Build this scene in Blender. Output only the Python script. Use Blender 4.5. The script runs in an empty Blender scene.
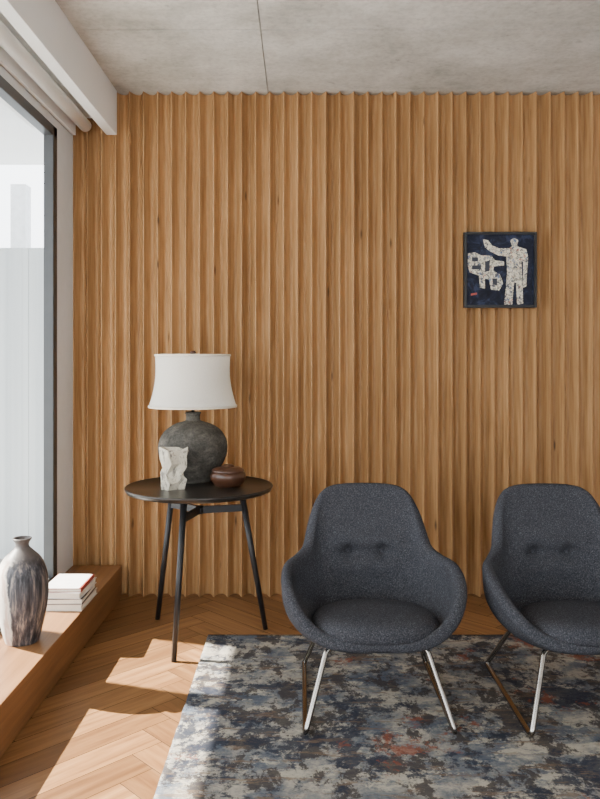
import bpy, bmesh, math, random
from mathutils import Vector, Matrix, noise
random.seed(7)
scene = bpy.context.scene
COL = scene.collection
CAMH=1.267; F=750.0; YW=4.01; ZC=2.706
XL=-1.214; XR=4.0; YB=-3.0

# ---------------------------------------------------------------- helpers
def srgb(r,g,b):
    def c(v):
        v/=255.0
        return v/12.92 if v<=0.04045 else ((v+0.055)/1.055)**2.4
    return (c(r),c(g),c(b),1.0)

class NT:
    def __init__(s,name):
        s.m=bpy.data.materials.new(name); s.m.use_nodes=True
        s.t=s.m.node_tree; s.b=s.t.nodes['Principled BSDF']
    def n(s,typ,**kw):
        nd=s.t.nodes.new(typ)
        for k,v in kw.items(): setattr(nd,k,v)
        return nd
    def l(s,a,b): s.t.links.new(a,b)
    def coord(s,kind='Object',scale=(1,1,1),rot=(0,0,0),loc=(0,0,0)):
        c=s.n('ShaderNodeTexCoord'); m=s.n('ShaderNodeMapping')
        m.inputs['Scale'].default_value=scale; m.inputs['Rotation'].default_value=rot; m.inputs['Location'].default_value=loc
        s.l(c.outputs[kind],m.inputs['Vector']); return m.outputs['Vector']
    def noise(s,vec,scale=5,detail=4,rough=.5,dist=0):
        n=s.n('ShaderNodeTexNoise'); n.inputs['Scale'].default_value=scale
        n.inputs['Detail'].default_value=detail; n.inputs['Roughness'].default_value=rough
        n.inputs['Distortion'].default_value=dist
        if vec is not None: s.l(vec,n.inputs['Vector'])
        return n.outputs['Fac']
    def ramp(s,fac,stops,interp='LINEAR'):
        r=s.n('ShaderNodeValToRGB'); e=r.color_ramp; e.interpolation=interp
        while len(e.elements)<len(stops): e.elements.new(0.5)
        for el,(p,c) in zip(e.elements,stops): el.position=p; el.color=c
        s.l(fac,r.inputs['Fac']); return r.outputs['Color']
    def mix(s,fac,a,b,mode='MIX'):
        m=s.n('ShaderNodeMix',data_type='RGBA',blend_type=mode)
        for idx,v in ((0,fac),(6,a),(7,b)):
            if isinstance(v,bpy.types.NodeSocket): s.l(v,m.inputs[idx])
            else: m.inputs[idx].default_value=v
        return m.outputs[2]
    def math(s,op,a,b=None):
        m=s.n('ShaderNodeMath',operation=op)
        for i,v in enumerate((a,b)):
            if v is None: continue
            if isinstance(v,bpy.types.NodeSocket): s.l(v,m.inputs[i])
            else: m.inputs[i].default_value=v
        return m.outputs[0]
    def bump(s,h,strength=.3,dist=.01):
        b=s.n('ShaderNodeBump'); b.inputs['Strength'].default_value=strength
        b.inputs['Distance'].default_value=dist
        s.l(h,b.inputs['Height']); s.l(b.outputs['Normal'],s.b.inputs['Normal'])
    def col(s,c):
        if isinstance(c,bpy.types.NodeSocket): s.l(c,s.b.inputs['Base Color'])
        else: s.b.inputs['Base Color'].default_value=c
    def set(s,rough=.5,metal=0,spec=None):
        s.b.inputs['Roughness'].default_value=rough; s.b.inputs['Metallic'].default_value=metal
        if spec is not None: s.b.inputs['Specular IOR Level'].default_value=spec
        return s

def simple(name,c,rough=.6,metal=0,var=.08,scale=20,bump=.0,spec=None):
    t=NT(name); v=t.coord(); f=t.noise(v,scale,4)
    d=tuple(x*(1-var) for x in c[:3])+(1,); u=tuple(min(1,x*(1+var)) for x in c[:3])+(1,)
    t.col(t.ramp(f,[(.3,d),(.7,u)])); t.set(rough,metal,spec)
    if bump: t.bump(f,bump,.005)
    return t.m

def mk(name,verts,faces,mat=None,smooth=False,parent=None,loc=(0,0,0)):
    me=bpy.data.meshes.new(name); me.from_pydata([tuple(v) for v in verts],[],faces); me.update()
    bm=bmesh.new(); bm.from_mesh(me); bmesh.ops.recalc_face_normals(bm,faces=bm.faces); bm.to_mesh(me); bm.free()
    ob=bpy.data.objects.new(name,me); COL.objects.link(ob); ob.location=loc
    if mat: me.materials.append(mat)
    if smooth:
        for p in me.polygons: p.use_smooth=True
    if parent: ob.parent=parent
    return ob
def boxgeo(x0,x1,y0,y1,z0,z1):
    v=[(x0,y0,z0),(x1,y0,z0),(x1,y1,z0),(x0,y1,z0),(x0,y0,z1),(x1,y0,z1),(x1,y1,z1),(x0,y1,z1)]
    f=[(0,3,2,1),(4,5,6,7),(0,1,5,4),(1,2,6,5),(2,3,7,6),(3,0,4,7)]
    return v,f
def boxes(name,lst,mat,parent=None,bevel=0,loc=(0,0,0)):
    V=[];Fc=[]
    for b in lst:
        v,f=boxgeo(*b); o=len(V); V+=v; Fc+=[tuple(i+o for i in q) for q in f]
    ob=mk(name,V,Fc,mat,parent=parent,loc=loc)
    if bevel:
        m=ob.modifiers.new('bevel','BEVEL'); m.width=bevel; m.segments=2
    return ob
def lathe(name,prof,mat,seg=64,parent=None,loc=(0,0,0),smooth=True,fn=None):
    V=[];Fc=[]
    n=len(prof)
    for r,z in prof:
        for k in range(seg):
            a=2*math.pi*k/seg
            p=Vector((r*math.cos(a),r*math.sin(a),z))
            if fn: p=fn(p,a)
            V.append(p)
    for i in range(n-1):
        for k in range(seg):
            k2=(k+1)%seg
            Fc.append((i*seg+k,i*seg+k2,(i+1)*seg+k2,(i+1)*seg+k))
    ob=mk(name,V,Fc,mat,smooth,parent,loc)
    bm=bmesh.new(); bm.from_mesh(ob.data); bmesh.ops.remove_doubles(bm,verts=bm.verts,dist=1e-5)
    bmesh.ops.recalc_face_normals(bm,faces=bm.faces); bm.to_mesh(ob.data); bm.free()
    return ob
def roundpath(pts,rad=.04,n=6):
    pts=[Vector(p) for p in pts]; out=[pts[0]]
    for i in range(1,len(pts)-1):
        a,b,c=pts[i-1],pts[i],pts[i+1]
        r=min(rad,(a-b).length*.45,(c-b).length*.45)
        p=b+(a-b).normalized()*r; q=b+(c-b).normalized()*r
        for k in range(n+1):
            t=k/n; out.append((1-t)**2*p+2*t*(1-t)*b+t*t*q)
    out.append(pts[-1]); return out
def tubegeo(pts,r,seg=12,r2=None):
    V=[];Fc=[]; n=len(pts); up=None
    for i,p in enumerate(pts):
        d=(pts[min(i+1,n-1)]-pts[max(i-1,0)]).normalized()
        if up is None:
            up=d.orthogonal().normalized()
        up=(up-d*up.dot(d)).normalized(); s=d.cross(up)
        rr=r if r2 is None else r+(r2-r)*i/(n-1)
        for k in range(seg):
            a=2*math.pi*k/seg; V.append(p+(up*math.cos(a)+s*math.sin(a))*rr)
    for i in range(n-1):
        for k in range(seg):
            k2=(k+1)%seg; Fc.append((i*seg+k,i*seg+k2,(i+1)*seg+k2,(i+1)*seg+k))
    Fc.append(tuple(range(seg))); Fc.append(tuple((n-1)*seg+k for k in range(seg)))
    return V,Fc
def tubes(name,paths,r,mat,parent=None,seg=12,r2=None):
    V=[];Fc=[]
    for p in paths:
        v,f=tubegeo([Vector(q) for q in p],r,seg,r2); o=len(V); V+=v; Fc+=[tuple(i+o for i in q) for q in f]
    return mk(name,V,Fc,mat,True,parent)
def empty(name,loc):
    e=bpy.data.objects.new(name,None); COL.objects.link(e); e.location=loc; e.empty_display_size=.1; return e

# ---------------------------------------------------------------- materials
PER=.075
def wood_wall():
    t=NT('oak_fluted'); c=t.n('ShaderNodeTexCoord')
    sx=t.n('ShaderNodeSeparateXYZ'); t.l(c.outputs['Object'],sx.inputs[0])
    cell=t.math('FLOOR',t.math('DIVIDE',t.math('ADD',sx.outputs['X'],1.214),PER))
    wn=t.n('ShaderNodeTexWhiteNoise',noise_dimensions='1D'); t.l(cell,wn.inputs['W'])
    cmb=t.n('ShaderNodeCombineXYZ')
    t.l(sx.outputs['X'],cmb.inputs['X']); t.l(sx.outputs['Y'],cmb.inputs['Y'])
    t.l(t.math('ADD',t.math('MULTIPLY',sx.outputs['Z'],.05),t.math('MULTIPLY',wn.outputs['Value'],7.0)),cmb.inputs['Z'])
    g=t.noise(cmb.outputs[0],60,6,.6,.3)
    base=t.ramp(g,[(.25,srgb(148,109,68)),(.5,srgb(182,142,97)),(.75,srgb(202,163,116))])
    cmb2=t.n('ShaderNodeCombineXYZ'); t.l(sx.outputs['X'],cmb2.inputs['X'])
    t.l(t.math('MULTIPLY',sx.outputs['Z'],.5),cmb2.inputs['Z'])
    big=t.noise(cmb2.outputs[0],3.0,3)
    tone=t.ramp(wn.outputs['Value'],[(0,(.70,.65,.59,1)),(.5,(.88,.86,.83,1)),(1,(1.0,1.0,1.0,1))])
    k=t.mix(.8,base,tone,'MULTIPLY')
    k=t.mix(.4,k,t.ramp(big,[(.3,(.7,.64,.56,1)),(.65,(1,1,1,1))]),'MULTIPLY')
    vo=t.n('ShaderNodeTexVoronoi'); vo.inputs['Scale'].default_value=2.0
    cmb3=t.n('ShaderNodeCombineXYZ'); t.l(t.math('MULTIPLY',sx.outputs['X'],7),cmb3.inputs['X']); t.l(t.math('MULTIPLY',sx.outputs['Z'],1.2),cmb3.inputs['Z'])
    t.l(cmb3.outputs[0],vo.inputs['Vector'])
    kn=t.ramp(t.math('ADD',vo.outputs['Distance'],t.math('MULTIPLY',g,.06)),[(.06,(1,1,1,1)),(.12,(0,0,0,1))])
    k=t.mix(t.math('MULTIPLY',kn,.8),k,srgb(60,40,24))
    t.col(k); t.set(.5,0,.3); t.bump(g,.06,.003); return t.m
M_wall=wood_wall()

def wood_floor():
    t=NT('oak_herringbone'); uv=t.n('ShaderNodeUVMap',uv_map='UVMap')
    at=t.n('ShaderNodeAttribute',attribute_name='rnd')
    m=t.n('ShaderNodeMapping'); m.inputs['Scale'].default_value=(2.5,34,1); t.l(uv.outputs[0],m.inputs[0])
    g=t.noise(m.outputs[0],1.0,6,.62,.6)
    base=t.ramp(g,[(.25,srgb(108,73,44)),(.5,srgb(142,102,65)),(.75,srgb(166,126,85))])
    tone=t.ramp(at.outputs['Fac'],[(0,(.46,.42,.38,1)),(.5,(.80,.78,.75,1)),(1,(1.,1.,1.,1))])
    t.col(t.mix(.9,base,tone,'MULTIPLY')); t.set(.36,0,.4); t.bump(g,.08,.003); return t.m
M_floor=wood_floor()

def plank_wood(name,c1,c2,scale,rough=.4):
    t=NT(name); v=t.coord('Object',scale); g=t.noise(v,1,6,.6,.5)
    t.col(t.ramp(g,[(.3,c1),(.7,c2)])); t.set(rough,0,.4); t.bump(g,.06,.003); return t.m
M_plat=plank_wood('platform_oak',srgb(110,75,46),srgb(144,103,66),(34,1.8,34))

def concrete():
    t=NT('board_concrete'); v=t.coord('Object',(1,1.1,1)); a=t.noise(v,2.2,10,.68,.2)
    b=t.noise(t.coord('Object',(1,1,1)),45,6,.7)
    c=t.noise(t.coord('Object',(.7,3,1)),2.4,8,.65,.2)
    p=t.noise(t.coord('Object',(1,1,1),(0,0,0),(4,4,4)),14,4,.6)
    k=t.ramp(a,[(.3,srgb(166,166,160)),(.44,srgb(194,193,187)),(.54,srgb(208,207,202)),(.7,srgb(226,225,220))])
    k=t.mix(.35,k,t.ramp(b,[(.36,(.55,.55,.55,1)),(.55,(1,1,1,1))]),'MULTIPLY')
    k=t.mix(.25,k,t.ramp(c,[(.36,(.62,.62,.60,1)),(.56,(1,1,1,1))]),'MULTIPLY')
    k=t.mix(.4,k,t.ramp(p,[(.27,(.4,.4,.4,1)),(.33,(1,1,1,1))]),'MULTIPLY')
    t.col(k); t.set(.85); t.bump(b,.3,.003); return t.m
M_conc=concrete()
M_dark=simple('shadow_gap_black',srgb(30,26,22),.9)
M_paint=simple('white_paint',srgb(236,236,235),.6,var=.015,scale=3)
M_white2=simple('blind_white',srgb(240,240,239),.7,var=.01)
M_greyp=simple('grey_reveal',srgb(222,224,225),.6,var=.02)
M_frame=simple('window_aluminium',srgb(66,68,70),.4,.3,.04)
M_black=simple('black_powdercoat',srgb(34,34,36),.45,.2,.06)
M_tabletop=simple('bronze_tabletop',srgb(44,41,38),.3,.3,.15,12,.03)
M_steel=simple('brushed_steel',srgb(160,156,150),.2,1,.04)

def fabric():
    t=NT('charcoal_wool'); v=t.coord(); a=t.noise(v,240,3,.75); c=t.noise(v,7,3)
    k=t.ramp(a,[(.3,srgb(34,35,39)),(.52,srgb(58,59,64)),(.72,srgb(98,99,105))])
    k=t.mix(.3,k,t.ramp(c,[(.3,(.75,.75,.78,1)),(.7,(1,1,1,1))]),'MULTIPLY')
    t.col(k); t.set(.95,0,.1)
    t.bump(a,.4,.002); return t.m
M_fab=fabric()

def rugmat():
    t=NT('abstract_rug_wool')
    def ns(loc,sc,scale,rough,dist=.15,det=10): return t.noise(t.coord('Object',sc,(0,0,0),loc),scale,det,rough,dist)
    a=ns((0,0,0),(1,1.3,1),3.2,.74); b=ns((3,1,0),(1.3,1,1),7,.78); c=ns((7,2,0),(1,1,1),2.6,.78); d=ns((1,9,0),(1,1.8,1),5,.8)
    e=ns((5.3,5,0),(1,1,1),2.6,.78); f=ns((11,3,0),(.6,3,1),9,.8); h=ns((2,14,0),(1,1,1),4.5,.8)
    fine=t.noise(t.coord('Object',(60,260,1)),1,3,.7)
    W=(1,1,1,1);B=(0,0,0,1)
    k=t.ramp(a,[(.34,srgb(62,68,80)),(.43,srgb(94,100,108)),(.5,srgb(130,129,126)),(.57,srgb(166,159,146)),(.68,srgb(114,111,108))])
    k=t.mix(t.ramp(h,[(.49,B),(.57,(.7,.7,.7,1))]),k,srgb(78,88,102))
    k=t.mix(t.ramp(d,[(.52,B),(.56,(.85,.85,.85,1))]),k,srgb(176,169,153))
    k=t.mix(t.ramp(b,[(.51,B),(.54,(.88,.88,.88,1))]),k,srgb(60,55,55))
    k=t.mix(t.ramp(c,[(.53,B),(.56,(.88,.88,.88,1))]),k,srgb(44,49,62))
    k=t.mix(t.ramp(f,[(.55,B),(.59,(.7,.7,.7,1))]),k,srgb(114,95,78))
    sx=t.n('ShaderNodeSeparateXYZ'); t.l(t.coord(),sx.inputs[0])
    ee=t.math('ADD',e,t.math('MULTIPLY',t.math('SUBTRACT',sx.outputs['X'],.6),.045))
    k=t.mix(t.ramp(ee,[(.58,B),(.61,(.75,.75,.75,1))]),k,srgb(132,72,52))
    k=t.mix(.5,k,t.ramp(fine,[(.3,(.5,.5,.5,1)),(.65,W)]),'MULTIPLY')
    t.col(k); t.set(.95,0,.1); t.bump(fine,.5,.004); return t.m
M_rug=rugmat()

def glassmat():
    t=NT('window_glass'); t.t.nodes.remove(t.b); out=t.t.nodes['Material Output']
    tr=t.n('ShaderNodeBsdfTransparent'); gl=t.n('ShaderNodeBsdfGlossy'); gl.inputs['Roughness'].default_value=.02
    tr.inputs[0].default_value=(.97,.98,.98,1)
    mx=t.n('ShaderNodeMixShader'); mx.inputs[0].default_value=.06; t.l(tr.outputs[0],mx.inputs[1]); t.l(gl.outputs[0],mx.inputs[2])
    t.l(mx.outputs[0],out.inputs[0]); return t.m
M_glass=glassmat()

def shademat():
    t=NT('linen_lampshade'); out=t.t.nodes['Material Output']
    f=t.noise(t.coord('Object',(200,200,200)),1,3); t.col(t.ramp(f,[(.3,srgb(240,236,228)),(.7,srgb(250,248,242))])); t.set(.85,0,.1)
    tl=t.n('ShaderNodeBsdfTranslucent'); tl.inputs[0].default_value=srgb(248,244,234)
    mx=t.n('ShaderNodeMixShader'); mx.inputs[0].default_value=.45
    t.l(t.b.outputs[0],mx.inputs[1]); t.l(tl.outputs[0],mx.inputs[2]); t.l(mx.outputs[0],out.inputs[0]); return t.m
M_shade=shademat()
M_trim=simple('shade_trim',srgb(222,212,194),.8)

def lampbase():
    t=NT('weathered_stoneware'); a=t.noise(t.coord('Object',(1,1,1.8)),11,8,.75,.3); b=t.noise(t.coord(),70,5,.8)
    k=t.ramp(a,[(.3,srgb(48,46,42)),(.48,srgb(84,81,75)),(.58,srgb(104,100,92)),(.7,srgb(134,128,117))])
    k=t.mix(.7,k,t.ramp(b,[(.38,(.4,.4,.4,1)),(.56,(1,1,1,1))]),'MULTIPLY')
    t.col(k); t.set(.75,0,.3); t.bump(b,1.0,.010); return t.m
M_base=lampbase()

def vasemat():
    t=NT('brushed_glaze_vase'); c=t.n('ShaderNodeTexCoord'); s=t.n('ShaderNodeSeparateXYZ'); t.l(c.outputs['Object'],s.inputs[0])
    w=t.noise(t.coord('Object',(1,1,.5)),14,6,.6,.6)
    x=t.math('ADD',s.outputs['X'],t.math('MULTIPLY',t.math('SUBTRACT',w,.5),.10))
    xm=t.math('ADD',t.math('MULTIPLY',x,5),.5)
    st=t.noise(t.coord('Object',(70,70,5)),1,6,.65)
    slate=t.ramp(st,[(.38,srgb(30,32,37)),(.52,srgb(70,70,76)),(.66,srgb(140,130,122))])
    k=t.mix(t.ramp(xm,[(.38,(0,0,0,1)),(.44,(1,1,1,1))]),srgb(220,212,200),slate)
    band=t.ramp(xm,[(.28,(0,0,0,1)),(.32,(1,1,1,1)),(.36,(1,1,1,1)),(.40,(0,0,0,1))])
    k=t.mix(t.math('MULTIPLY',band,.6),k,srgb(166,128,110))
    z=t.ramp(s.outputs['Z'],[(.30,(0,0,0,1)),(.345,(1,1,1,1))])
    k=t.mix(z,k,srgb(84,78,76))
    t.col(k); t.set(.45,0,.4); t.bump(st,.15,.003); return t.m
M_vase=vasemat()

# ---------------------------------------------------------------- room shell
V=[];Fc=[]; nfl=int((XR-XL)/PER)+1; prof=[]
DEP=.058
for i in range(nfl):
    x0=XL+i*PER
    prof.append((x0,YW)); prof.append((x0+PER*.05,YW))
    for k in range(0,20):
        th=math.pi*k/20; u=.5-.5*math.cos(th); u=.35*u+.65*k/20
        prof.append((x0+PER*(.06+.93*u),YW+.001+DEP*math.sin(th)))
prof=[p for p in prof if p[0]<=XR]
z0,z1=.0,ZC-.003
for x,y in prof: V+= [(x,y,z0),(x,y,z1)]
for i in range(len(prof)-1): Fc.append((2*i,2*i+2,2*i+3,2*i+1))
nb=len(V)
for x,y in prof: V+=[(x,YW+.07,z0),(x,YW+.07,z1)]
for i in range(len(prof)-1):
    Fc.append((2*i+1,2*i+3,nb+2*i+3,nb+2*i+1)); Fc.append((2*i,nb+2*i,nb+2*i+2,2*i+2))
wall=mk('wall_far',V,Fc,M_wall)
boxes('wall_far_structure',[(XL-.05,XR+.2,YW+.071,YW+.25,-.2,ZC+.25)],M_dark)

g=.007; xs=[XL-.3,-.171,1.9,XR+.2]; ys=[YB-.2,-1.2,.9,2.1,3.27,YW+.075]
pan=[]
for i in range(len(xs)-1):
    for j in range(len(ys)-1):
        pan.append((xs[i]+g/2-.001,xs[i+1]-g/2+.001,ys[j]+g/2,ys[j+1]-g/2,ZC,ZC+.2))
pan.append((XL-.3,XR+.2,YB-.2,YW+.06,ZC+.012,ZC+.21))
boxes('ceiling',pan,M_conc)

bm=bmesh.new(); uvl=bm.loops.layers.uv.new('UVMap'); cl=bm.loops.layers.float_color.new('rnd')
w=.115; n=6; L=n*w; rot=Matrix.Rotation(math.radians(45),4,'Z'); gp=.0011
def plank(x0,y0,x1,y1,hor):
    r=random.random(); ou,ov=random.uniform(0,50),random.uniform(0,50)
    cs=[(x0+gp,y0+gp),(x1-gp,y0+gp),(x1-gp,y1-gp),(x0+gp,y1-gp)]
    vs=[]
    for c in cs:
        p=rot@Vector((c[0],c[1],0)); vs.append(bm.verts.new((p.x+.03,p.y+.05,0)))
    f=bm.faces.new(vs)
    for lp,c in zip(f.loops,cs):
        lu,lv=(c[0]-x0,c[1]-y0) if hor else (c[1]-y0,c[0]-x0)
        lp[uvl].uv=(lu+ou,lv+ov); lp[cl]=(r,r,r,1)
for a in range(-110,110):
    for b in range(-14,14):
        ox=(a+n*b); oy=(a-n*b)
        cx,cy=(rot@Vector((ox*w,oy*w,0))).xy
        if cx<XL-1.2 or cx>XR+1.2 or cy<YB-1.2 or cy>YW+1.2: continue
        plank(ox*w,oy*w,(ox+n)*w,(oy+1)*w,True)
        plank((ox+n)*w,(oy+1-n)*w,(ox+n+1)*w,(oy+1)*w,False)
for co,no in (((XL-.05,0,0),(-1,0,0)),((XR,0,0),(1,0,0)),((0,YB,0),(0,-1,0)),((0,YW+.065,0),(0,1,0))):
    bmesh.ops.bisect_plane(bm,geom=bm.verts[:]+bm.edges[:]+bm.faces[:],plane_co=co,plane_no=no,clear_outer=True)
me=bpy.data.meshes.new('floor'); bm.to_mesh(me); bm.free(); me.materials.append(M_floor)
fl=bpy.data.objects.new('floor',me); COL.objects.link(fl)
boxes('floor_substrate',[(XL-.12,XR+.2,YB-.2,YW+.06,-.2,-.0015)],M_dark)

boxes('wall_right',[(XR,XR+.2,YB-.2,YW+.07,0,ZC)],M_paint)
boxes('wall_rear',[(XL-.12,XL+.9,YB-.2,YB,0,ZC),(XR-1.7,XR,YB-.2,YB,0,ZC),(XL+.9,XR-1.7,YB-.2,YB,2.4,ZC)],M_paint)
ZH=2.42; YP=3.74
boxes('wall_left',[(XL-.05,XL,YP,YW+.07,0,ZC),(XL-.12,XL,YB,YP,ZH,ZC),(XL-.12,XL,YB,YP,0,.165),(XL-.12,XL,YB,YB+.4,0,ZC)],M_greyp)
win=empty('window_1',(XL-.02,3.0,.172))
def wl(b):
    return (b[0]-win.location.x,b[1]-win.location.x,b[2]-3.0,b[3]-3.0,b[4]-.172,b[5]-.172)
fr=[]
fx0,fx1=XL-.045,XL+.004
fr.append((fx0,fx1,YP-.06,YP,.172,ZH)); fr.append((fx0,fx1,YB+.4,YP,ZH-.05,ZH)); fr.append((fx0,fx1,YB+.4,YP,.172,.205))
for ym in (1.75,-.2,-1.9): fr.append((fx0,fx1,ym-.04,ym+.04,.205,ZH-.05))  # unseen mullions, added so their shadows break up the sun patches
boxes('frame',[wl(b) for b in fr],M_frame,parent=win,bevel=.003)
gx=-.003
mk('glass',[(gx,YB+.4-3,.033),(gx,YP-.06-3,.033),(gx,YP-.06-3,ZH-.05-.172),(gx,YB+.4-3,ZH-.05-.172)],[(0,1,2,3)],M_glass,parent=win)

boxes('trim_pelmet',[(-1.035,-.979,YB,YW+.0,2.47,ZC)],M_paint,bevel=.002)
boxes('trim_soffit',[(XL,-1.035,YB,YW+.0,2.56,ZC)],M_paint)
bl=empty('roller_blind',(-1.13,1.5,2.50))
v,f=tubegeo([Vector((0,-4.4,0)),Vector((0,2.45,0))],.032,20); mk('roll',v,f,M_white2,True,bl)
boxes('cassette',[(-.075,-.06,-4.4,2.48,-.04,.055),(-.075,-.02,-4.4,2.48,.045,.057)],M_white2,parent=bl)

boxes('window_platform',[(XL,-.952,YB,YW-.001,0,.17)],M_plat,bevel=.003)

# ---------------------------------------------------------------- exterior
M_bal=simple('balcony_stone',srgb(150,149,145),.8)
boxes('balcony_floor',[(-4.5,XL-.12,-4,7.5,-.15,.02)],M_bal)
M_ext=simple('render_white',srgb(205,207,207),.8,var=.03,scale=2)
boxes('balcony_soffit',[(-3.2,XL-.12,-4,5.2,2.62,2.85)],M_ext)
def screenmat():
    t=NT('privacy_screen')
    k=t.ramp(t.noise(t.coord('Object',(22,22,.2)),1,3),[(.3,srgb(178,185,189)),(.7,srgb(198,204,206))])
    t.col(k); t.set(.6); return t.m
M_scr=screenmat()
scr=[]
x=-3.3
while x<-1.5:
    scr.append((x,x+.198,4.70,4.712,.02,1.97)); x+=.20
scr.append((-3.3,-1.36,4.712,4.722,.02,1.97))
boxes('privacy_screen',scr,M_scr)
boxes('balcony_column',[(-2.49,-2.36,6.45,6.58,.02,2.78)],simple('column_render',srgb(190,192,194),.8))
for i,(py,pw) in enumerate(((4.22,.05),(3.62,.05),(2.45,.06))):  # unseen posts, added to throw shadow streaks across the floor
    boxes('shadow_post' if i==0 else 'shadow_post.%03d'%i,[(-3.06,-3.0,py-pw,py+pw,.02,2.62)],M_frame)

# ---------------------------------------------------------------- rug
R0,R1,Q0,Q1=-.42,2.75,.75,3.43
NX,NY=160,130
V=[];Fc=[]
for j in range(NY+1):
    for i in range(NX+1):
        x=R0+(R1-R0)*i/NX; y=Q0+(Q1-Q0)*j/NY
        if i in(0,NX) : x+=.004*noise.noise(Vector((0,y*14,0)))
        V.append((x,y,.011+.0012*noise.noise(Vector((x*9,y*9,0)))))
for j in range(NY):
    for i in range(NX):
        a=j*(NX+1)+i; Fc.append((a,a+1,a+NX+2,a+NX+1))
per=[i for i in range(NX+1)]+[j*(NX+1)+NX for j in range(1,NY+1)]+[NY*(NX+1)+i for i in range(NX-1,-1,-1)]+[j*(NX+1) for j in range(NY-1,0,-1)]
b0=len(V)
for p in per: V.append((V[p][0],V[p][1],0.0005))
for k in range(len(per)):
    k2=(k+1)%len(per); Fc.append((per[k],b0+k,b0+k2,per[k2]))
mk('area_rug',V,Fc,M_rug,True)

# ---------------------------------------------------------------- lounge chair
CTRL=[ # rim, mid, seat
((0,-.268,.328),(0,-.255,.322),(0,-.22,.315)),
((.10,-.268,.328),(.09,-.255,.322),(.08,-.22,.315)),
((.175,-.256,.340),(.155,-.24,.328),(.14,-.20,.315)),
((.236,-.22,.378),(.210,-.20,.338),(.175,-.165,.315)),
((.277,-.15,.428),(.256,-.14,.358),(.20,-.11,.314)),
((.291,-.06,.466),(.278,-.055,.378),(.208,-.04,.313)),
((.284,.03,.486),(.272,.03,.392),(.208,.03,.312)),
((.252,.105,.495),(.244,.095,.405),(.198,.085,.312)),
((.219,.165,.525),(.209,.15,.43),(.175,.13,.312)),
((.203,.215,.595),(.185,.19,.47),(.145,.155,.312)),
((.188,.26,.665),(.16,.215,.51),(.115,.17,.312)),
((.164,.292,.712),(.130,.228,.54),(.088,.178,.312)),
((.110,.312,.734),(.08,.237,.55),(.06,.182,.312)),
((0,.318,.739),(0,.242,.555),(0,.186,.312))]
def cr(p0,p1,p2,p3,t):
    return .5*((2*p1)+(-p0+p2)*t+(2*p0-5*p1+4*p2-p3)*t*t+(-p0+3*p1-3*p2+p3)*t**3)
def spl(P,sub,mirror=False):
    out=[]; n=len(P)
    for i in range(n-1):
        if mirror:
            mx=lambda v:Vector((-v.x,v.y,v.z))
            p0=P[i-1] if i>0 else mx(P[1]); p3=P[i+2] if i+2<n else mx(P[n-2])
        else:
            p0=P[i-1] if i>0 else 2*P[0]-P[1]; p3=P[i+2] if i+2<n else 2*P[n-1]-P[n-2]
        s=sub[i] if isinstance(sub,(list,tuple)) else sub
        for k in range(s): out.append(cr(p0,P[i],P[i+1],p3,k/s))
    out.append(P[-1].copy()); return out
BZ=.493; BX=.068
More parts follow.
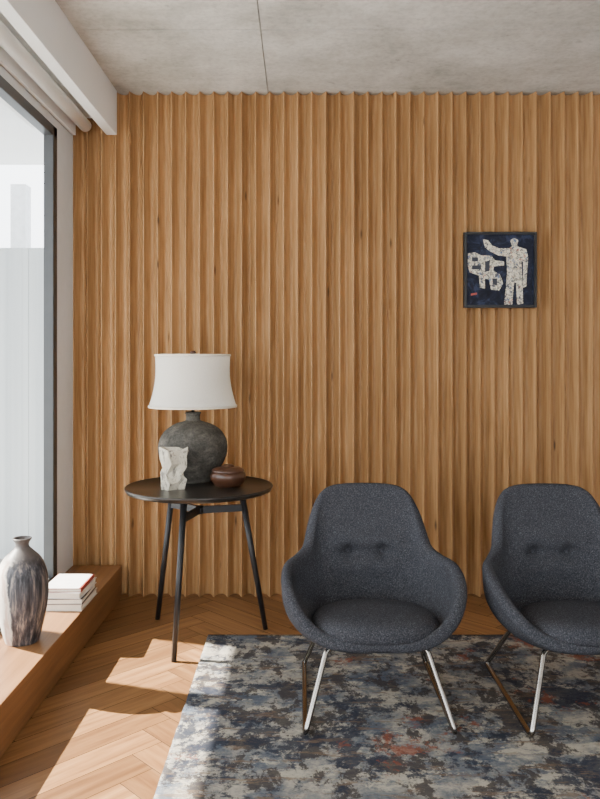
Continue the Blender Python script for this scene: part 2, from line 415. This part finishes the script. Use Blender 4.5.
def make_chair():
    ch=empty('lounge_chair',(.267,2.80,0))
    rims=[spl([Vector(c[k]) for c in CTRL],6,True) for k in range(3)]
    n=len(rims[0]); cols=[]
    C=Vector((0,-.02,.314))
    for i in range(n):
        R,Mi,S=rims[0][i],rims[1][i],rims[2][i]
        cols.append(spl([C,C.lerp(S,.5)+Vector((0,0,-.002)),S,Mi,R],[3,4,18,28]))
    full=cols+[[Vector((-p.x,p.y,p.z)) for p in c] for c in cols[-2:0:-1]]
    m=len(full[0]); V=[]
    def dent(p):
        q=p.copy()
        if p.y>.1 and p.z>.36:
            q.y-=.016*math.exp(-((p.z-BZ-.055)/.035)**2)*math.exp(-(p.x/.12)**4)
            q.y-=.016*math.exp(-((p.z-BZ+.05)/.032)**2)*math.exp(-(p.x/.13)**4)
            for bx in (-BX,BX):
                d=math.hypot(p.x-bx,p.z-BZ); q.y+=.032*math.exp(-(d/.026)**2)
            q.y+=.013*math.exp(-((p.z-BZ)/.012)**2)*math.exp(-(p.x/.12)**6)
        return q
    for c in full:
        for p in c: V.append(dent(p))
    Fc=[]; N=len(full)
    for i in range(N):
        i2=(i+1)%N
        for k in range(m-1): Fc.append((i*m+k,i*m+k+1,i2*m+k+1,i2*m+k))
    me=bpy.data.meshes.new('shell'); me.from_pydata([tuple(v) for v in V],[],Fc)
    bm=bmesh.new(); bm.from_mesh(me); bmesh.ops.remove_doubles(bm,verts=bm.verts,dist=1e-4)
    bmesh.ops.dissolve_degenerate(bm,edges=bm.edges,dist=1e-5)
    bmesh.ops.recalc_face_normals(bm,faces=bm.faces); bm.faces.ensure_lookup_table()
    up=sum(f.normal.z*f.calc_area() for f in bm.faces if f.calc_center_median().z<.33)
    if up<0: bmesh.ops.reverse_faces(bm,faces=bm.faces)
    bm.normal_update()
    TH_=.046
    inner=list(bm.verts); nor={v:v.normal.copy() for v in inner}
    bnd=[e for e in bm.edges if e.is_boundary]
    faces=list(bm.faces); mp={}
    for v in inner: mp[v]=bm.verts.new(v.co-nor[v]*TH_)
    for f in faces: bm.faces.new([mp[v] for v in reversed(f.verts)])
    arc={}
    for e in bnd:
        for v in e.verts:
            if v in arc: continue
            inn=[ed.other_vert(v) for ed in v.link_edges if not ed.is_boundary and ed.other_vert(v) in mp and len(ed.link_faces)==2]
            o=(v.co-inn[0].co).normalized() if inn else Vector((0,0,1))
            o=(o-nor[v]*o.dot(nor[v])).normalized()
            c=v.co-nor[v]*TH_*.5; L_=[]
            for k in range(1,7):
                a=math.pi*k/7; L_.append(bm.verts.new(c+nor[v]*math.cos(a)*TH_*.5+o*math.sin(a)*TH_*.5))
            arc[v]=[v]+L_+[mp[v]]
    for e in bnd:
        a,b=arc[e.verts[0]],arc[e.verts[1]]
        for k in range(7): bm.faces.new((a[k],b[k],b[k+1],a[k+1]))
    bmesh.ops.recalc_face_normals(bm,faces=bm.faces)
    bm.to_mesh(me); bm.free(); me.materials.append(M_fab)
    for p in me.polygons: p.use_smooth=True
    sh=bpy.data.objects.new('shell',me); COL.objects.link(sh); sh.parent=ch
    for k,bx in enumerate((-BX,BX)):
        best=min(V,key=lambda p:(p.x-bx)**2+(p.z-BZ)**2+(0 if p.y>.1 else 9))
        bp=[(0,-.008)]+[(.0125*math.cos(a),.008*math.sin(a)) for a in [math.radians(d) for d in range(-75,90,15)]]+[(0,.008)]
        b=lathe('button_%d'%(k+1),bp,M_fab,20,ch,(bx,best.y-.008,BZ)); b.rotation_euler=(math.radians(70),0,0)
    prof=[(0.001,.040),(.3,.040),(.6,.038),(.8,.033),(.9,.026),(.96,.017),(.99,.007),(1.0,.0),(1.0,-.012),(.985,-.024),(.95,-.033),(.88,-.038),(.5,-.040),(.001,-.040)]
    V2=[];Fc=[];seg=120
    for r,z in prof:
        for k in range(seg):
            a=2*math.pi*k/seg; e=2/2.4
            cx=math.copysign(abs(math.cos(a))**e,math.cos(a)); sy=math.copysign(abs(math.sin(a))**e,math.sin(a))
            x=.224*r*cx*(1-.05*sy); y=-.105+r*sy*(.22 if sy>0 else .205)
            V2.append((x,y,z+.332-.07*(y+.095)))
    for i in range(len(prof)-1):
        for k in range(seg):
            k2=(k+1)%seg; Fc.append((i*seg+k,i*seg+k2,(i+1)*seg+k2,(i+1)*seg+k))
    cu=mk('seat_cushion',V2,Fc,M_fab,True,ch)
    s=cu.modifiers.new('sub','SUBSURF'); s.levels=1; s.render_levels=1
    zf=.0235
    for sgn,nm in ((-1,'sled_left'),(1,'sled_right')):
        p=roundpath([(sgn*.10,-.19,.268),(sgn*.172,-.20,.272),(sgn*.250,-.312,zf),(sgn*.250,.285,zf),(sgn*.17,.12,.264),(sgn*.08,.10,.264)],.028,7)
        tubes(nm,[p],.0095,M_steel,ch,14)
    tubes('frame_bars',[[(-.11,-.19,.268),(.11,-.19,.268)],[(-.09,.10,.264),(.09,.10,.264)]],.0095,M_steel,ch)
    return ch
ch1=make_chair()
ch2=bpy.data.objects.new('lounge_chair.001',None); COL.objects.link(ch2); ch2.location=(1.014,2.785,0)
for c in list(ch1.children):
    o=c.copy(); COL.objects.link(o); o.parent=ch2

# ---------------------------------------------------------------- side table
TC=Vector((-.462,3.45,0)); TH=.69
tb=empty('side_table',TC)
lathe('top',[(0,TH-.024),(.318,TH-.024),(.330,TH-.020),(.337,TH-.008),(.338,TH-.002),(.336,TH+.001),(.331,TH+.001),(.328,TH-.003),(.0,TH-.003)],M_tabletop,96,tb)
feet=[Vector((-.068,-.30,0)),Vector((-.234,.215,0)),Vector((.30,.08,0))]
for i,ft in enumerate(feet):
    top=ft*.62; top.z=TH-.024
    v,f=tubegeo([Vector((ft.x,ft.y,0.001)),top],.0115,16,.015); mk('leg_%d'%(i+1),v,f,M_black,True,tb)
    zb=.578; pt=ft.lerp(ft*.62,zb/TH); d=Vector((pt.x,pt.y,0)).normalized(); s=Vector((-d.y,d.x,0))*.008
    a=Vector((0,0,zb)); b=Vector((pt.x,pt.y,zb)); h=Vector((0,0,.016))
    V=[a-s-h,a+s-h,b+s-h,b-s-h,a-s+h,a+s+h,b+s+h,b-s+h]
    mk('brace_%d'%(i+1),V,[(0,3,2,1),(4,5,6,7),(0,1,5,4),(1,2,6,5),(2,3,7,6),(3,0,4,7)],M_black,parent=tb)
lathe('brace_hub',[(0,.560),(.018,.560),(.018,.596),(0,.596)],M_black,24,tb)

# ---------------------------------------------------------------- table lamp
TZ=TH-.003
lp=empty('table_lamp',(-.514,3.60,TZ))
bp=[(0,0),(.075,0),(.082,.006),(.10,.03),(.135,.07),(.158,.115),(.165,.155),(.160,.195),(.140,.235),(.108,.262),(.075,.278),(.045,.287),(.034,.295),(.034,.318),(.038,.322),(.038,.328),(.02,.332),(0,.332)]
pp=spl([Vector((r,0,z)) for r,z in bp],3)
lathe('body',[(max(0,p.x),p.z) for p in pp],M_base,72,lp,fn=lambda p,a:p*(1+.010*noise.noise(Vector((p.x*14,p.y*14,p.z*14)))) if p.z>.01 else p)
lathe('stem',[(0,.33),(.008,.33),(.008,.60),(0,.60)],M_steel,16,lp)
sp=[]; zb,zt=.358,.602
for k in range(13):
    u=k/12; r=.208+(.178-.208)*u-.014*math.sin(math.pi*u); sp.append((r,zb+(zt-zb)*u))
sp2=[(r-.003,z) for r,z in reversed(sp)]
lathe('shade',sp+sp2+[sp[0]],M_shade,96,lp)
for nm,r,z in (('trim_bottom',.209,zb),('trim_top',.179,zt)):
    lathe(nm,[(r-.004,z-.004),(r+.0025,z-.004),(r+.0025,z+.006),(r-.004,z+.006),(r-.004,z-.004)],M_trim,96,lp)
tubes('spider',[[(-.175,0,.592),(.175,0,.592)],[(0,-.175,.592),(0,.175,.592)]],.002,M_steel,lp,8)
M_brn=simple('dark_brown_lacquer',srgb(70,44,30),.3,0,.2,30)
lathe('finial',[(0,.595),(.008,.597),(.006,.604),(.013,.610),(.015,.617),(.010,.624),(0,.626)],M_brn,20,lp)

# ---------------------------------------------------------------- lidded bowl
bw=empty('lidded_jar',(-.330,3.44,TZ+.0022))
q=spl([Vector((r,0,z)) for r,z in [(0,0.001),(.05,0.001),(.062,.008),(.078,.03),(.082,.048),(.078,.062),(.070,.068)]],3)
lathe('body',[(max(0,p.x),max(0,p.z)) for p in q],M_brn,48,bw)
lathe('lid',[(.073,.067),(.075,.071),(.072,.077),(.055,.086),(.035,.090),(.03,.089),(.028,.094),(.02,.099),(0,.100)],M_brn,48,bw)

# ---------------------------------------------------------------- faceted sculpture
def sculptmat():
    t=NT('inked_plaster'); a=t.noise(t.coord('Object',(1,1,.6),(.3,.5,0)),26,6,.75,1.4); b=t.noise(t.coord(),60,4)
    k=t.ramp(a,[(.40,srgb(112,106,98)),(.47,srgb(190,182,164)),(.6,srgb(206,198,180)),(.66,srgb(150,140,124))])
    t.col(k); t.set(.8); t.bump(b,.4,.004); return t.m
M_sculp=sculptmat()
sc=[]; SF=[]
rings=[(0,.052,.036,.0,0,0),(.035,.058,.040,.12,.004,0),(.075,.050,.030,-.18,-.006,0),(.110,.054,.034,.22,.006,0),(.145,.060,.040,.05,.002,.0),(.180,.066,.034,-.12,.005,0)]
for (z,a,b,r,dx,dy) in rings:
    pts=[(-a,-b*.5),(-a*.3,-b*1.2),(a*.45,-b*.5),(a,-b*.35),(a*.9,b*.6),(a*.1,b),(-a*.8,b*.8)]
    for i,(x,y) in enumerate(pts):
        X=x*math.cos(r)-y*math.sin(r)+dx; Y=x*math.sin(r)+y*math.cos(r)+dy
        zz=z+(0 if z==0 else (.013*math.sin(i*2.4+z*40)))
        sc.append((X,Y,zz))
for i in range(len(rings)-1):
    for k in range(7):
        k2=(k+1)%7; a,b,c,d=i*7+k,i*7+k2,(i+1)*7+k2,(i+1)*7+k
        SF+= [(a,b,c),(a,c,d)] if (i+k)%2 else [(a,b,d),(b,c,d)]
SF.append(tuple(range(7))); o=len(sc)
sc.append((.0,.0,.150))
t0=(len(rings)-1)*7
for k in range(7): SF.append((t0+k,t0+(k+1)%7,o))
mk('faceted_sculpture',sc,SF,M_sculp,False,loc=(-.570,3.375,TZ))

# ---------------------------------------------------------------- vase
q=spl([Vector((r,0,z)) for r,z in [(0,0),(.055,0),(.064,.006),(.078,.06),(.094,.14),(.099,.21),(.092,.27),(.072,.32),(.042,.352),(.027,.368),(.026,.382),(.034,.396),(.036,.401),(.031,.402),(.022,.385),(.022,.36),(.04,.33)]],3)
lathe('ceramic_vase',[(max(0,p.x),p.z) for p in q],M_vase,72,loc=(-1.085,2.93,.17))

# ---------------------------------------------------------------- books
bk=empty('book_stack',(-1.045,3.40,.17))
M_page=simple('paper',srgb(232,226,212),.8,0,.04,80)
covers=[simple('cover_cream',srgb(214,206,192),.5),simple('cover_white',srgb(232,230,226),.4),simple('cover_dark',srgb(62,54,50),.5),simple('cover_red',srgb(160,64,48),.5)]
z=0
for i,(wd,dp,h,ci,ang) in enumerate([(.185,.25,.028,0,.0),(.18,.245,.024,2,.03),(.175,.24,.026,1,-.03),(.168,.228,.016,3,.02)]):
    e=empty('book_%d'%(i+1),(0,0,z)); e.parent=bk; e.rotation_euler=(0,0,ang)
    a,b=wd/2,dp/2; c=.0028
    boxes('pages',[(-a+.004,a-.004,-b+.001,b-.004,c,h-c)],M_page,parent=e)
    boxes('cover',[(-a,a,-b,b,0,c),(-a,a,-b,b,h-c,h),(-a,-a+c,-b,b,0,h)] if i!=3 else [(-a,a,-b,b,0,c),(-a,a,-b,b,h-c,h),(a-c,a,-b,b,0,h)],covers[ci],parent=e)
    z+=h+.0003
boxes('book_jacket',[(-.0825,.076,-.1125,.108,z,z+.001)],covers[1],parent=bk)

# ---------------------------------------------------------------- painting
PX,PZ=1.064,1.746
pt=empty('framed_painting',(PX,YW-.018,PZ))
W,H=.193,.201; t_=.014
boxes('frame',[(-W,W,-.014,.018,H-t_,H),(-W,W,-.014,.018,-H,-H+t_),(-W,-W+t_,-.014,.018,-H+t_,H-t_),(W-t_,W,-.014,.018,-H+t_,H-t_)],simple('black_frame',srgb(14,14,15),.5,0,.05),parent=pt)
def canv():
    t=NT('navy_impasto'); a=t.noise(t.coord(),16,7,.7,.8); b=t.noise(t.coord(),70,4,.7)
    t.col(t.ramp(a,[(.32,srgb(12,13,24)),(.5,srgb(24,28,44)),(.62,srgb(48,56,80)),(.72,srgb(18,18,28))])); t.set(.6,0,.2); t.bump(b,.5,.004); return t.m
def imp():
    t=NT('cream_impasto'); a=t.noise(t.coord(),70,6,.75,1.0); b=t.noise(t.coord(),110,4,.7); c=t.noise(t.coord('Object',(1,1,1),(0,0,0),(3,3,3)),45,5,.7,.6)
    k=t.ramp(a,[(.42,srgb(50,56,80)),(.48,srgb(170,162,138)),(.56,srgb(228,222,206)),(.66,srgb(206,186,136))])
    k=t.mix(t.ramp(c,[(.60,(0,0,0,1)),(.64,(.8,.8,.8,1))]),k,srgb(160,60,44))
    k=t.mix(t.ramp(c,[(.37,(.9,.9,.9,1)),(.42,(0,0,0,1))]),k,srgb(84,104,140))
    t.col(k); t.set(.6); t.bump(b,.6,.004); return t.m
boxes('canvas',[(-W+t_,W-t_,-.002,.016,-H+t_,H-t_)],canv(),parent=pt)
M_imp=imp()
def px(x,y): return ((x-499)/187.0,(270.5-y)/187.0)
def poly(name,pts,y=-.004,mat=M_imp):
    P=[px(*p) for p in pts]; n=len(P)
    V=[(a,y,b) for a,b in P]+[(a,-.001,b) for a,b in P]
    Fc=[tuple(range(n)),tuple(range(2*n-1,n-1,-1))]+[(i,(i+1)%n,n+(i+1)%n,n+i) for i in range(n)]
    mk(name,V,Fc,mat,parent=pt)
poly('figure_body',[(482,240),(487,241),(491,246),(498,249),(508,249),(511,247),(509,241),(513,238.5),(517,241),(516,247),(525,250),(527,258),(526,270),(525,287),(522,288),(522,262),(520,262),(521,276),(522,304),(516,305),(515,283),(513,283),(511,305),(503,305),(505,287),(506,272),(505,257),(497,256),(489,252),(484,248)])
poly('animal_shape',[(467,254),(474,253),(480,256),(490,256),(494,261),(503,262),(503,266),(493,267),(492,271),(499,275),(502,284),(498,291),(490,290),(488,280),(484,279),(484,289),(479,288),(478,276),(469,273),(467,267)])
M_navy2=simple('navy_paint',srgb(28,30,44),.5)
poly('mark_1',[(471,258),(477,258),(477,262),(471,262)],-.0055,M_navy2)
poly('mark_2',[(471,266),(480,266),(480,270),(471,270)],-.0055,M_navy2)
poly('mark_3',[(484,262),(489,261),(488,272),(484,272)],-.0055,M_navy2)
poly('mark_4',[(491,279),(496,279),(496,286),(492,285)],-.0055,M_navy2)
M_redp=simple('red_paint',srgb(150,60,48),.5)
poly('signature',[(470,294),(476,293),(476,295),(470,296)],-.003,M_redp)

# ---------------------------------------------------------------- lights
w=bpy.data.worlds.new('World'); scene.world=w; w.use_nodes=True
bg=w.node_tree.nodes['Background']; bg.inputs[0].default_value=(.92,.96,1.0,1); bg.inputs[1].default_value=7.2
sd=bpy.data.lights.new('sun','SUN'); sd.energy=50.0; sd.angle=math.radians(.5); sd.color=(1,.93,.82)
so=bpy.data.objects.new('sun',sd); COL.objects.link(so); so.location=(-5,6,6)
so.rotation_euler=Vector((1,-.32,-.9)).to_track_quat('-Z','Y').to_euler()
def area(name,loc,d,sx,sy,en,col,portal=False):
    a=bpy.data.lights.new(name,'AREA'); a.shape='RECTANGLE'; a.size=sx; a.size_y=sy; a.energy=en; a.color=col
    o=bpy.data.objects.new(name,a); COL.objects.link(o); o.location=loc
    o.rotation_euler=Vector(d).to_track_quat('-Z','Z').to_euler()
    if portal: a.cycles.is_portal=True
    return o
area('portal_left',(XL-.12,.55,1.3),(1,0,0),6.3,2.25,1,(1,1,1),True)
area('fill_rear',(.99,YB-.1,1.3),(0,1,0),2.4,2.1,10,(.98,.98,1))  # added fill lamp behind the camera, at the unseen rear opening

# ---------------------------------------------------------------- camera
cd=bpy.data.cameras.new('camera'); cam=bpy.data.objects.new('camera',cd); COL.objects.link(cam)
cam.location=(0,0,CAMH); cam.rotation_euler=(math.radians(90),0,0)
cd.sensor_fit='VERTICAL'; cd.sensor_height=36; cd.sensor_width=27; cd.lens=F/799*36
cd.shift_y=-39.5/799; cd.clip_start=.05
scene.camera=cam
